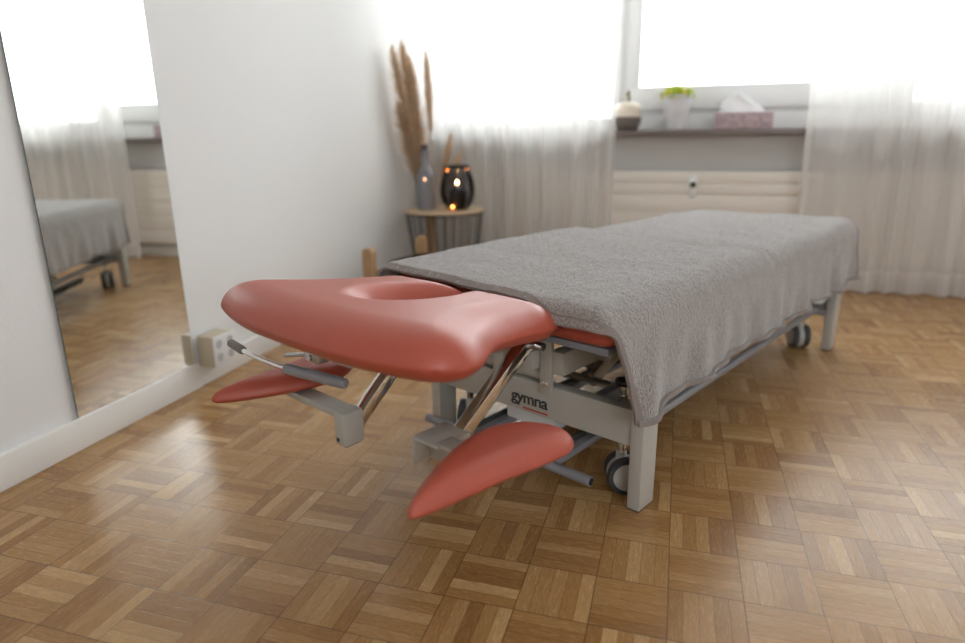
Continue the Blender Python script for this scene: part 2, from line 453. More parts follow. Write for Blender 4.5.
# ------------------------------------------------------------------ curtains
def curtain(name, x0, x1, xt0, xt1, seed, label, nfold, group):
    """hanging from the rail at 2.46 to just above the floor; x range differs between bottom and top"""
    root = empty(name, ((x0 + x1) / 2, 2.92, 0)); tag(root, label, 'curtain', group)
    rnd = random.Random(seed)
    ph = [rnd.random() * 6.28 for _ in range(8)]
    nx = nfold * 14; cx = (x0 + x1) / 2
    def pt(u, z):
        t = z / 2.46
        xa = x0 + (xt0 - x0) * t; xb = x1 + (xt1 - x1) * t
        uu = u + .012 * math.sin(5 * u * 6.28 + ph[0]) + .02 * math.sin(2 * u * 6.28 + ph[3])
        x = xa + (xb - xa) * uu
        amp = .034 * (1 - .35 * t) * (.55 + .45 * math.sin(3.3 * u * 6.28 + ph[1]) ** 2)
        y = amp * math.sin(nfold * u * 6.28 + 1.1 * math.sin(u * 9 + ph[2])) + .008 * math.sin(nfold * 2.3 * u * 6.28 + ph[4])
        y += .03 * math.sin(u * 7 + ph[5]) * (1 - t) + .012 * math.sin(z * 3 + u * 12 + ph[6]) * (1 - t)
        return Vector((x - cx, y, z))
    def strip(za, zb, nz, off=0.):
        bm = bmesh.new(); rows = []
        for j in range(nz + 1):
            z = za + (zb - za) * j / nz
            rows.append([bm.verts.new(pt(i / nx, z) + Vector((0, off, 0))) for i in range(nx + 1)])
        for a, b_ in zip(rows, rows[1:]):
            for i in range(nx): bm.faces.new((a[i], a[i + 1], b_[i + 1], b_[i]))
        return bm
    bm_obj('curtain_panel', strip(.135, 2.46, 24), 'sheer', root, 180)
    bm_obj('hem', strip(.012, .135, 3), 'sheer_hem', root, 180)['label'] = 'doubled hem band'
    return root
curtain('sheer_curtain', XL + .02, -.125, XL + .02, -.13, 3, 'sheer white floor-length curtain left of the uncovered window, behind the side table', 11, None)
curtain('sheer_curtain', .93, 3.1, .86, 3.1, 5, 'sheer white floor-length curtain at the right, behind the far end of the table', 14, None)

# ------------------------------------------------------------------ mirror
MY0, MY1 = .309, .788
mr = empty('wall_mirror', (XL + .0115, MY0, .0945))
tag(mr, 'tall frameless rectangular mirror standing on the baseboard against the left wall', 'mirror')
bm = bmesh.new(); box(bm, (-.003, 0, 0), (0, MY1 - MY0, 1.75))
for f in bm.faces: f.material_index = 1
for f in bm.faces:
    if f.calc_center_median().x > -.0005: f.material_index = 0
bmesh.ops.recalc_face_normals(bm, faces=bm.faces)
me = bpy.data.meshes.new('mirror_sheet'); bm.to_mesh(me); bm.free()
link('mirror_sheet', me, ['mirror', 'mirror_edge'], mr)
mr.rotation_euler = (0, -math.radians(.05), 0)

# ------------------------------------------------------------------ socket box on the skirting
sb = empty('socket_box', (XL, .815, .075)); tag(sb, 'white double socket box with shade painted beige on its side, on the skirting beside the mirror', 'socket box')
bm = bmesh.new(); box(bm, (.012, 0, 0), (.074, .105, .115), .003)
bm_obj('housing', bm, 'beige_shaded_plastic', sb)
bm = bmesh.new(); box(bm, (.0745, .002, .002), (.080, .122, .113), .003)
fp = bm_obj('face_plate', bm, 'socket', sb)
for k in range(2):
    for j in range(2):
        bm = bmesh.new(); cyl(bm, (.0802, .03 + k * .06, .032 + j * .05), (.0810, .03 + k * .06, .032 + j * .05), .016, n=20)
        bm_obj('socket', bm, 'outlet_hole', fp)

# ------------------------------------------------------------------ side table and its things
TX, TY, TZ = -1.065, 2.60, .462
st = empty('side_table', (TX, TY, 0)); tag(st, 'small round side table with pale wood top on a black wire cage', 'side table')
bm = bmesh.new(); cyl(bm, (0, 0, TZ - .016), (0, 0, TZ), .232, n=64, bev=.004)
bm_obj('tabletop', bm, 'wood_pale', st)
bm = bmesh.new()
def ring(bm, r, z, rad, n=48):
    pts = [(r * math.cos(2 * PI * k / n), r * math.sin(2 * PI * k / n), z) for k in range(n + 1)]
    tube(bm, pts, rad, 6, cap=False)
ring(bm, .226, TZ - .022, .005); bm_obj('cage_ring', bm, 'wire', st)
bm = bmesh.new(); ring(bm, .165, .008, .004); bm_obj('cage_ring', bm, 'wire', st)
for k in range(26):
    a = 2 * PI * k / 26
    bm = bmesh.new(); tube(bm, [(.224 * math.cos(a), .224 * math.sin(a), TZ - .022), (.165 * math.cos(a), .165 * math.sin(a), .008)], .0028, 6)
    bm_obj('cage_wire', bm, 'wire', st)

def lathe_obj(name, prof, m, parent=None, c=(0, 0, 0), n=40, ang=40):
    bm = bmesh.new(); lathe(bm, prof, n, c); return bm_obj(name, bm, m, parent, ang)
# grey bottle
bt = empty('decorative_bottle', (TX - .088, TY - .055, TZ)); tag(bt, 'tall grey bottle with a narrow neck on the side table', 'bottle')
lathe_obj('bottle_body', [(0, 0), (.050, 0), (.054, .004), (.055, .02), (.054, .18), (.050, .20), (.036, .228), (.028, .245), (.025, .30), (.027, .318), (.027, .335), (.015, .335), (.013, .30), (0, .30)], 'bottle', bt)
lathe_obj('bottle_stopper', [(0, .302), (.0125, .302), (.0125, .338), (.02, .342), (.02, .36), (.014, .368), (0, .368)], 'smoke', bt)
bm = bmesh.new(); cyl(bm, (.012, -.048, .175), (.012, -.053, .175), .007, n=16)  # glowing disc stands in for a warm reflection, no lamp here
bm_obj('bottle_glint', bm, emis('painted_warm_glint', (1, .45, .25), 3.), bt)['label'] = 'small painted warm reflection on the bottle'
# lantern
lx, ly = TX + .095, TY - .03
lt = empty('glass_lantern', (lx, ly, TZ)); tag(lt, 'round smoky glass candle lantern with dark rim on the side table', 'lantern')
lathe_obj('glass_bowl', [(.0, .001), (.05, .001), (.068, .012), (.088, .045), (.100, .09), (.100, .125), (.092, .17), (.078, .215), (.070, .238)], 'smoke', lt)
lathe_obj('rim', [(.068, .232), (.073, .232), (.076, .240), (.073, .250), (.068, .250), (.066, .240), (.068, .232)], 'black', lt)
lathe_obj('candle_cup', [(.0, .004), (.04, .004), (.047, .02), (.052, .06), (.050, .10), (.046, .115), (.043, .115), (.045, .06), (.0, .055)], 'black', lt)
def flame(name, loc, r, h, m, label):
    e = empty(name, loc); tag(e, label, 'candle')
    lathe_obj('candle_body', [(0, 0), (.017, 0), (.017, .012), (0, .013)], 'wax', e, n=20)
    lathe_obj('flame', [(0, .013), (r * .7, .018), (r, .013 + h * .3), (r * .6, .013 + h * .7), (0, .013 + h)], m, e, n=16)
flame('tealight', (lx, ly - .004, TZ + .130), .0085, .024, emis('yellow_flame', (1, .62, .2), 40.), 'yellow burning tealight in the upper part of the smoky lantern')
flame('tealight', (lx - .008, ly - .068, TZ + .002), .0075, .018, emis('orange_flame', (1, .28, .05), 20.), 'orange tealight low in the smoky lantern')
bm = bmesh.new(); cyl(bm, (0, 0, .108), (0, 0, .130), .03, n=24); bm_obj('candle_plate', bm, 'black', lt)

# slim floor vase with pampas behind the table
VX, VY = -1.235, 2.80
vz = empty('floor_vase', (VX, VY, 0)); tag(vz, 'slim brown wooden floor vase behind the side table', 'vase')
lathe_obj('vase_body', [(0, 0), (.055, 0), (.058, .01), (.05, .05), (.032, .12), (.028, .30), (.030, .42), (.034, .45), (.028, .45), (.024, .40), (0, .38)], 'wood', vz)
def plume(seed, top, bulge, lo, wid, label):
    rnd = random.Random(seed)
    root = empty('pampas_stalk', (VX, VY, .40)); tag(root, label, 'dried grass', 'pampas stalks in the floor vase')
    b0 = Vector((rnd.uniform(-.015, .015), rnd.uniform(-.015, .015), 0)); T_ = Vector(top) - Vector((VX, VY, .40))
    mid = (b0 + T_) * .5 + Vector(bulge)
    def P(t): return b0 * (1 - t) ** 2 + mid * 2 * t * (1 - t) + T_ * t * t
    bm = bmesh.new(); tube(bm, [P(k / 12) for k in range(13)], [.0028 - .0016 * k / 12 for k in range(13)], 6)
    bm_obj('stem', bm, 'pampas', root)
    bm = bmesh.new()
    for i in range(1500):
        t = lo + (1 - lo) * rnd.random() ** .9
        p = P(min(t, .999)); d = (P(min(t + .02, 1.0)) - P(max(t - .02, 0))).normalized()
        prof = math.sin(min(1, (t - lo) / (1 - lo) * .93 + .07) * PI) ** .6
        a = rnd.random() * 6.28; x = d.orthogonal().normalized(); y = d.cross(x)
        side = x * math.cos(a) + y * math.sin(a)
        L_ = rnd.uniform(.05, .10); w_ = 3.0 * wid * prof * rnd.uniform(.3, 1)
        pts = [p, p + side * w_ * .6 + d * L_ * .5, p + side * w_ + d * L_ * .8 - Vector((0, 0, .012)) * rnd.random()]
        tn = d.cross(side).normalized() * .0012
        prevs = None
        for q, s in zip(pts, (1, 1.2, .2)):
            a1 = bm.verts.new(q - tn * s); a2 = bm.verts.new(q + tn * s)
            if prevs: bm.faces.new((prevs[0], prevs[1], a2, a1))
            prevs = (a1, a2)
    me = bpy.data.meshes.new('plume'); bm.to_mesh(me); bm.free(); link('plume', me, 'pampas', root)
for i, (tp, bg, lo, wd, lb) in enumerate([
    ((-1.300, 2.50, 1.30), (0, -.04, 0), .42, .034, 'tall beige pampas stalk nearest the left wall'),
    ((-1.270, 2.56, 1.33), (0, 0, 0), .45, .034, 'tallest beige pampas stalk, in the middle of the bunch'),
    ((-1.255, 2.62, 1.26), (0, 0, 0), .40, .032, 'beige pampas stalk with full plume just right of the tallest one'),
    ((-1.185, 2.70, 1.29), (.02, 0, 0), .52, .016, 'slender beige pampas stalk standing apart to the right of the bunch'),
    ((-1.295, 2.54, 1.02), (-.02, 0, 0), .30, .04, 'shorter beige pampas stalk low against the left wall'),
    ((-1.28, 2.66, .98), (0, 0, 0), .28, .045, 'short beige pampas stalk low in the middle of the bunch'),
    ((-1.09, 2.80, .84), (.01, 0, -.02), .45, .014, 'short thin pampas sprig leaning right behind the bottle'),
    ((-1.04, 2.80, .74), (.01, 0, -.03), .45, .012, 'lowest thin pampas sprig leaning right towards the lantern')]):
    plume(20 + i, tp, bg, lo, wd, lb)

# low wooden rack with a wicker tray
rk = empty('wooden_rack', (-1.16, 2.05, 0), math.radians(-12)); tag(rk, 'low wooden rack with two rounded end posts by the left wall', 'rack')
def post(bm, y, w=.036, t=.06, h=.345):
    pts = []
    for k in range(13):
        a = PI * k / 12; pts.append((t / 2 * math.cos(a), h - t / 2 + t / 2 * math.sin(a)))
    pts = [(t / 2, 0)] + pts + [(-t / 2, 0)]
    f = [bm.verts.new((x, y - w / 2, z)) for x, z in pts]; g = [bm.verts.new((x, y + w / 2, z)) for x, z in pts]
    bm.faces.new(f); bm.faces.new(g[::-1])
    for i in range(len(pts)): bm.faces.new((f[i], f[(i + 1) % len(pts)], g[(i + 1) % len(pts)], g[i]))
for y in (-.19, .27):
    bm = bmesh.new(); post(bm, y); bm_obj('end_post', bm, 'wood', rk)
for z in (.10, .205):
    bm = bmesh.new(); box(bm, (-.012, -.18, z - .02), (.012, .26, z + .02), .003); bm_obj('cross_rail', bm, 'wood', rk)
bk = empty('wicker_basket', (-1.155, 2.04, 0), math.radians(-12)); tag(bk, 'dark brown wicker basket standing behind the wooden rack rail', 'basket')
bm = bmesh.new()
n = 32
prof = [(.60, 0), (.92, .01), (1.0, .25), (.99, .262), (.93, .262), (.88, .03), (0, .02)]
rings = []
for r_, z_ in prof:
    rings.append([bm.verts.new((.09 + .062 * r_ * math.copysign(abs(math.cos(2 * PI * k / n)) ** .6, math.cos(2 * PI * k / n)), .04 + .165 * r_ * math.copysign(abs(math.sin(2 * PI * k / n)) ** .6, math.sin(2 * PI * k / n)), z_)) for k in range(n)])
for a, b_ in zip(rings, rings[1:]):
    for k in range(n): bm.faces.new((a[k], a[(k + 1) % n], b_[(k + 1) % n], b_[k]))
bm.faces.new(rings[0][::-1])
bm_obj('basket_body', bm, 'basket', bk)

# ------------------------------------------------------------------ sill ornaments
SZ = .8905
jx = -.070
jr = empty('ceramic_jar', (jx, 3.085, SZ)); jr.scale = (1.38, 1.38, 1.38); tag(jr, 'round two-tone jar, cream above and taupe below, on the window sill', 'jar')
lathe_obj('jar_base', [(0, 0), (.034, 0), (.044, .006), (.055, .03), (.0575, .056), (0, .056)], 'taupe', jr)
lathe_obj('jar_top', [(.0575, .0562), (.059, .075), (.054, .098), (.040, .112), (.015, .118), (0, .119)], 'cream', jr)
bm = bmesh.new(); tube(bm, [(0, 0, .117), (.002, 0, .135), (-.004, 0, .150), (.003, 0, .165)], [.008, .006, .009, .003], 10)
bm_obj('jar_sprig', bm, mat('olive_sprig', (.20, .17, .08), .7), jr)

pt_ = empty('flower_pot', (.205, 3.085, SZ)); pt_.scale = (1.2, 1.2, 1.2); tag(pt_, 'white tapered pot with a yellow-green plant on the window sill', 'potted plant')
lathe_obj('pot', [(0, 0), (.048, 0), (.05, .003), (.069, .152), (.072, .154), (.072, .162), (.066, .162), (.060, .14), (0, .138)], 'pot', pt_, n=48)
bm = bmesh.new(); bm2 = bmesh.new()
rnd = random.Random(3)
for i in range(150):
    a = rnd.random() * 6.28; r_ = .085 * math.sqrt(rnd.random()); h = .205 - .045 * (r_ / .085) ** 2 + rnd.uniform(-.02, .008)
    p0 = Vector((r_ * .45 * math.cos(a), r_ * .45 * math.sin(a), .14)); p1 = Vector((r_ * math.cos(a), r_ * math.sin(a), h))
    B = bm if i % 3 else bm2
    d = (p1 - p0).normalized(); s = d.orthogonal().normalized() * .008; s.rotate(Matrix.Rotation(rnd.random() * 6.28, 3, d))
    pm = p0.lerp(p1, .65)
    v1, v2, v3, v4 = B.verts.new(p0), B.verts.new(pm + s), B.verts.new(p1), B.verts.new(pm - s)
    B.faces.new((v1, v2, v3, v4))
    if i % 2: bmesh.ops.create_icosphere(B, subdivisions=1, radius=.007, matrix=Matrix.Translation(p1))
bm_obj('foliage', bm, 'leaf', pt_, 20); bm_obj('blossoms', bm2, 'leaf_yellow', pt_, 20)

tb = empty('tissue_box', (.570, 3.085, SZ)); tb.scale = (1.12, 1.12, 1.15); tag(tb, 'pinkish patterned tissue box with a white tissue pulled out, on the window sill', 'tissue box')
bm = bmesh.new(); box(bm, (-.135, -.055, 0), (.135, .055, .078), .002); bm_obj('carton', bm, 'tissue_box', tb)
bm = bmesh.new()
rings = []
n = 40
for j in range(9):
    t = j / 8
    ring_ = []
    for k in range(n):
        a = 2 * PI * k / n
        rx = (.088 * (1 - t ** 1.7) + .016) * (1 + .10 * math.sin(5 * a + j)); ry = (.036 * (1 - t * .7)) * (1 + .25 * math.sin(3 * a + 1 + j * .5))
        ring_.append(bm.verts.new((-.012 + rx * math.cos(a) - .028 * t, ry * math.sin(a), .0785 + .088 * t + .006 * math.sin(4 * a) * t)))
    rings.append(ring_)
for a, b_ in zip(rings, rings[1:]):
    for k in range(n): bm.faces.new((a[k], a[(k + 1) % n], b_[(k + 1) % n], b_[k]))
bm.faces.new(rings[0][::-1]); bm.faces.new(rings[-1])
bm_obj('tissue', bm, 'tissue', tb, 50)

# ------------------------------------------------------------------ treatment table
O = Vector((.208, .391, 0)); RZ = -math.radians(25.5)
tbl = empty('treatment_table', O, RZ)
tag(tbl, 'terracotta padded treatment table on a light grey wheeled steel frame, half covered by a towel', 'treatment table')
W0, W1 = -.703, 0.0      # outer faces of legs
L1 = 1.645
AC = -.350
# legs
for (a0, a1) in ((W0, W0 + .034), (W1 - .034, W1)):
    for (b0, b1) in ((0, .072), (L1 - .072, L1)):
        bm = bmesh.new(); box(bm, (a0, b0, 0.004), (a1, b1, .262), .004)
        lg = bm_obj('leg', bm, 'enamel', tbl)
        bm = bmesh.new(); box(bm, (a0 + .002, b0 + .002, 0), (a1 - .002, b1 - .002, .006), .001); bm_obj('foot_pad', bm, 'rubber', lg)
# end beams
for (b0, b1) in ((.008, .044), (L1 - .044, L1 - .008)):
    bm = bmesh.new(); box(bm, (W0 + .034, b0, .160), (W1 - .034, b1, .252), .003); bm_obj('end_beam', bm, 'enamel', tbl)
# side beams (base) – light box rails set in from the legs
for a in (-.600, -.150):
    bm = bmesh.new(); box(bm, (a - .014, .044, .215), (a + .014, L1 - .044, .250), .003); bm_obj('base_rail', bm, 'enamel_dark', tbl)
# gusset plates in the corners
for a in (-.625, -.083):
    for b_ in (.10, L1 - .10):
        bm = bmesh.new(); box(bm, (a - .050, b_ - .055, .208), (a + .048, b_ + .055, .214), .001); bm_obj('gusset_plate', bm, 'enamel', tbl)
# foot switch loop : side tubes
for a in (-.655, -.052):
    bm = bmesh.new(); tube(bm, [(a, .08, .188), (a, L1 - .16, .188), (a - .02 * (1 if a > -.3 else -1), L1 - .10, .17), (a, L1 - .02, .165)], .0125, 14); bm_obj('side_tube', bm, 'tube', tbl)
# front and rear foot tubes
for b_ in (-.058,):
    bm = bmesh.new(); cyl(bm, (-.660, b_, .074), (-.098, b_, .074), .0125, n=24); ft = bm_obj('foot_tube', bm, 'tube', tbl)
    for a in (-.6605, -.0975):
        bm = bmesh.new(); cyl(bm, (a - .0004, b_, .074), (a + .0004, b_, .074), .0095, n=20); bm_obj('tube_end', bm, 'black', ft)
bm = bmesh.new(); cyl(bm, (-.64, L1 - .12, .17), (-.02, L1 - .12, .17), .012, n=24); bm_obj('foot_tube', bm, 'tube', tbl)
for a in (-.225, -.475):
    bm = bmesh.new(); box(bm, (a - .016, -.050, .066), (a + .016, 1.50, .084), .003); sr = bm_obj('switch_rail', bm, 'tube', tbl)
    bm = bmesh.new(); box(bm, (a - .030, -.02, .060), (a - .018, 1.45, .092), .002); bm_obj('rail_edge', bm, 'rubber', sr)
# casters
def caster(a, b_, knob=True, rot=0.):
    A_, B_ = a, b_
    RM = Matrix.Translation((A_, B_, 0)) @ Matrix.Rotation(rot, 4, 'Z') @ Matrix.Translation((-A_, -B_, 0))
    bm = bmesh.new()
    cyl(bm, (a, b_, .105), (a, b_, .205), .0105, n=20)
    lift = bm_obj('caster_stem', bm, 'chrome', tbl)
    bm = bmesh.new()
    # hood: half round housing between the two wheels
    cyl(bm, (a - .009, b_ + .012, .047), (a + .009, b_ + .012, .047), .046, n=32)
    cyl(bm, (a, b_, .075), (a, b_, .108), .015, .013, n=20)
    bmesh.ops.transform(bm, matrix=RM, verts=bm.verts); bm_obj('caster_hood', bm, 'wheel', lift)
    for s in (-1, 1):
        bm = bmesh.new()
        prof = [(0.0, -.004), (.034, -.004), (.034, -.011), (.047, -.011), (.049, -.006), (.049, .006), (.047, .011), (.034, .011), (.034, .011)]
        lathe(bm, prof + [(0, .011)], 36)
        mt = Matrix.Translation((a + s * .022, b_ + .012, .049)) @ Matrix.Rotation(PI / 2, 4, 'Y')
        bmesh.ops.transform(bm, matrix=RM @ mt, verts=bm.verts)
        w_ = bm_obj('caster_wheel', bm, 'rubber', lift)
        bm = bmesh.new(); cyl(bm, (a + s * .022 - .0125, b_ + .012, .049), (a + s * .022 + .0125, b_ + .012, .049), .0365, n=32, bev=.003)
        bmesh.ops.transform(bm, matrix=RM, verts=bm.verts); bm_obj('wheel_disc', bm, 'wheel', w_)
    if knob:
        bm = bmesh.new(); cyl(bm, (a, b_, .252), (a, b_, .283), .011, n=20)
        cyl(bm, (a, b_, .252), (a, b_, .258), .016, n=20)
        st_ = bm_obj('knob_stem', bm, 'chrome', tbl)
        lat = bmesh.new(); lathe(lat, [(0, .281), (.014, .281), (.022, .287), (.024, .292), (.022, .297), (.012, .300), (0, .300)], 28, (a, b_, 0))
        bm_obj('knob', lat, 'black', st_)
caster(-.093, .070, rot=math.radians(-48)); caster(-.610, .070, rot=math.radians(30))
caster(-.115, L1 - .095, False, math.radians(38)); caster(-.598, L1 - .085, False, math.radians(-20))
for a in (-.105, -.598):
    bm = bmesh.new(); box(bm, (a - .018, L1 - .13, .15), (a + .018, L1 - .05, .225), .003); bm_obj('caster_mount', bm, 'enamel_dark', tbl)

# upper carriage
for a in (-.243, -.457):
    bm = bmesh.new(); box(bm, (a - .02, -.004, .292), (a + .02, 1.50, .352), .003); bm_obj('carriage_rail', bm, 'enamel', tbl)
for a in (-.272, -.428):
    bm = bmesh.new(); box(bm, (a - .020, -.008, .236), (a + .014, .006, .430), .002); pl = bm_obj('upright_plate', bm, 'enamel', tbl)
    bm = bmesh.new(); cyl(bm, (a - .002, -.013, .262), (a - .002, -.006, .262), .0085, n=20, bev=.002); bm_obj('bolt', bm, 'chrome', pl)
bm = bmesh.new(); box(bm, (-.326, -.040, .300), (-.294, .002, .350), .002); bm_obj('clamp_block', bm, 'enamel', tbl)
bm = bmesh.new(); box(bm, (-.43, -.004, .362), (-.27, .01, .425), .002); bm_obj('cross_plate', bm, 'enamel', tbl)
bm = bmesh.new(); cyl(bm, (-.665, .030, .274), (-.297, .030, .274), .021, n=32); to = bm_obj('pivot_tube', bm, 'enamel', tbl)
bm = bmesh.new(); cyl(bm, (-.2968, .030, .274), (-.2955, .030, .274), .019, n=32); bm_obj('tube_plug', bm, 'black', to)
# lift arms (parallelogram), inside
for a in (-.300, -.400):
    for b0 in (.25, .95):
        bm = bmesh.new(); beam(bm, (a, b0, .19), (a, b0 + .38, .34), .018, .045); bm_obj('lift_arm', bm, 'enamel', tbl)
for b0, z in ((.25, .19), (.95, .19), (.63, .34), (1.33, .34)):
    bm = bmesh.new(); cyl(bm, (-.60 if z < .3 else -.46, b0, z), (-.15 if z < .3 else -.24, b0, z), .011, n=16); bm_obj('lift_axle', bm, 'steel', tbl)
bm = bmesh.new(); cyl(bm, (-.35, .30, .22), (-.35, .78, .315), .022, n=24); box(bm, (-.385, .72, .28), (-.315, .86, .345), .006); bm_obj('actuator', bm, 'enamel_dark', tbl)
bm = bmesh.new(); cyl(bm, (-.175, .155, .322), (-.215, .155, .322), .017, n=20); box(bm, (-.223, .14, .30), (-.175, .25, .345), .004); bm_obj('gas_spring_mount', bm, 'enamel', tbl)
bm = bmesh.new(); cyl(bm, (-.195, .22, .33), (-.195, .62, .40), .010, n=20); bm_obj('gas_spring', bm, 'chrome', tbl)
bm = bmesh.new(); box(bm, (-.46, .06, .096), (-.29, .26, .145), .008); bm_obj('white_box', bm, 'frame_white', tbl)['label'] = 'white box under the front beam'  # plain white box low behind the front beam
# deck boards under the padding
for (b0, b1) in ((-.12, .72), (.75, 1.70)):
    bm = bmesh.new(); box(bm, (-.66, b0, .418), (-.03, b1, .434), .002); bm_obj('deck_board', bm, 'enamel_dark', tbl)
for a in (-.243, -.457):
    for b_ in (.1, .6, .9, 1.4):
        bm = bmesh.new(); box(bm, (a - .015, b_, .352), (a + .015, b_ + .03, .418), .001); bm_obj('deck_support', bm, 'enamel', tbl)

# main padding (two sections)
def rrect(a0, a1, b0, b1, r, n=6):
    out = []
    for cx, cy, s in ((a1 - r, b1 - r, 0), (a0 + r, b1 - r, 1), (a0 + r, b0 + r, 2), (a1 - r, b0 + r, 3)):
        for k in range(n + 1):
            t = (s + k / n) * PI / 2; out.append((cx + r * math.cos(t), cy + r * math.sin(t)))
    return out
BA0, BA1 = -.706, .002
pillow('mattress', [rrect(BA0, BA1, -.155, .735, .05)], .082, 'leather', tbl, .008, 8, z0=.476, rr=.055)
pillow('mattress', [rrect(BA0, BA1, .745, 1.745, .05)], .082, 'leather', tbl, .008, 8, z0=.476, rr=.055)

# head cushion with face opening
hw = [(-.166, .21), (-.178, .245), (-.22, .264), (-.28, .262), (-.36, .268), (-.42, .285), (-.47, .315), (-.52, .345), (-.575, .350), (-.625, .312), (-.66, .21), (-.675, .10)]
HC = -.365
outl = [(HC + w_, b_, 0) for b_, w_ in hw] + [(HC - w_, b_, 0) for b_, w_ in reversed(hw)]
outl = catmull(outl, 5)
slot = [(HC, -.185, 0), (HC + .012, -.21, 0), (HC + .034, -.27, 0), (HC + .052, -.34, 0), (HC + .050, -.42, 0), (HC + .02, -.465, 0), (HC - .02, -.465, 0), (HC - .050, -.42, 0), (HC - .052, -.34, 0), (HC - .034, -.27, 0), (HC - .012, -.21, 0)]
slot = catmull(slot, 5)
def hwarp(c):
    b_ = c.y; t = (-.165 - b_) / .5
    r = math.hypot((c.x - HC) / .33, (b_ + .40) / .3)
    crown = max(0, 1 - r * r) * .004
    c.z += .488 + .050 * t + (crown if c.z > 0 else 0)
    return c
hc = pillow('head_cushion', [outl, slot], .094, 'leather', tbl, .0055, 14, warp=hwarp, rr=.105, rh=.06, low=.42)
# plate + mechanism under the head cushion
hz = lambda b_: .488 + .05 * (-.165 - b_) / .5 - .044
bm = bmesh.new()
box(bm, (-.165, -.06, -.004), (.165, .30, .004), .002)
pt = bm_obj('mounting_plate', bm, 'enamel', tbl); pt.location = (-.40, -.56, hz(-.56) - .002); pt.rotation_euler = (-math.atan(.1), 0, 0)
for a in (-.25, -.48):
    bm = bmesh.new(); beam(bm, (a, -.02, .405), (a, -.42, .440), .022, .03); bm_obj('head_arm', bm, 'enamel', tbl)
bm = bmesh.new(); cyl(bm, (-.55, -.17, .425), (-.16, -.17, .425), .009, n=20); bm_obj('hinge_axle', bm, 'steel', tbl)

# lever with two grips
lev = bmesh.new()
P = [(-.700, -.600, .425), (-.640, -.606, .425), (-.560, -.600, .418), (-.480, -.585, .412), (-.42, -.565, .408)]
tube(lev, catmull([Vector(p) for p in P], 6, closed=False), .0055, 14)
lo_ = bm_obj('release_lever', lev, 'chrome', tbl)
def sleeve(name, p0, p1, r, m):
    p0 = Vector(p0); p1 = Vector(p1); d = (p1 - p0)
    pts = [p0, p0 + d * .02, p0 + d * .06, p0 + d * .94, p0 + d * .98, p1]
    bm = bmesh.new(); tube(bm, pts, [r * .5, r * .85, r, r, r * .85, r * .5], 18); return bm_obj(name, bm, m, lo_)
sleeve('grip', (-.712, -.598, .426), (-.640, -.606, .425), .0095, 'grip')
sleeve('grip', (-.505, -.590, .413), (-.352, -.548, .404), .0115, 'tube')['label'] = 'long grey sleeve'
bm = bmesh.new(); beam(bm, (-.545, -.56, .425), (-.43, -.535, .445), .016, .006, .001); bm_obj('lever_link', bm, 'steel', tbl)
bm = bmesh.new(); box(bm, (-.455, -.575, .437), (-.405, -.52, .482), .006); cyl(bm, (-.43, -.580, .448), (-.43, -.572, .448), .006, n=16)
cb = bm_obj('clamp_bracket', bm, 'steel', tbl)

# arm rests : chrome arm, bracket, pad
def padshape(pts, n=6): return catmull([(p[0], p[1], 0) for p in pts], n)
RP = [(.000, -.708), (-.014, -.688), (-.040, -.64), (-.068, -.57), (-.086, -.49), (-.078, -.425), (-.045, -.378), (.005, -.355), (.050, -.362), (.066, -.40), (.056, -.47), (.042, -.54), (.030, -.62), (.020, -.68), (.012, -.708)]
def armrest(sgn, c, pad, bar0, bar1, zc, tilt):
    # chrome bar
    bm = bmesh.new(); beam(bm, bar0, bar1, .028, .030, .002, up=(0, 0, 1)); bar = bm_obj('arm_bar', bm, 'chrome', tbl)
    x1, y1, z1 = bar1
    bm = bmesh.new()
    if sgn < 0:
        box(bm, (x1 - .018, y1 - .030, z1 - .030), (x1 + .018, y1 + .022, z1 + .045), .004)
    else:
        box(bm, (x1 - .042, y1 - .075, z1 + .019), (x1 + .030, y1 + .015, z1 + .026), .002)
        box(bm, (x1 - .042, y1 - .075, z1 - .034), (x1 - .036, y1 + .015, z1 + .020), .002)
        box(bm, (x1 - .037, y1 - .035, z1 - .034), (x1 + .030, y1 + .015, z1 + .020), .002)
    br = bm_obj('arm_bracket', bm, 'enamel', tbl)
    bm = bmesh.new(); box(bm, (x1 - .012, y1 - .024, z1 - .034), (x1 + .012, y1 + .014, z1 - .0295), .001)
    cyl(bm, (x1 - .006, y1 - .031, z1 - .018), (x1 - .006, y1 - .0295, z1 - .018), .005, n=14)
    bm_obj('bracket_plug', bm, 'black', br)
    bm = bmesh.new(); box(bm, (min(x1, c), y1 - .026, z1 + .028), (max(x1, c), y1 + .018, z1 + .044), .002) if sgn < 0 else box(bm, (x1 + .02, y1 - .07, z1 + .018), (c, y1 - .03, z1 + .030), .002)
    bm_obj('support_arm', bm, 'enamel', tbl)
    def wp(v_):
        v_.z += zc + tilt[0] * (v_.y + .54) + tilt[1] * (v_.x - c)
        return v_
    pillow('arm_pad', [pad], .048, 'leather', tbl, .004, 10, warp=wp, rr=.045, low=.36)
armrest(1, .0, padshape(RP), (-.192, -.18, .440), (-.198, -.410, .280), .348, (0, 0))
LP = [(2 * AC - p[0] + .050, p[1] + .03) for p in RP][::-1]
armrest(-1, -.64, padshape(LP), (-.455, -.25, .440), (-.432, -.490, .265), .335, (0, 0))

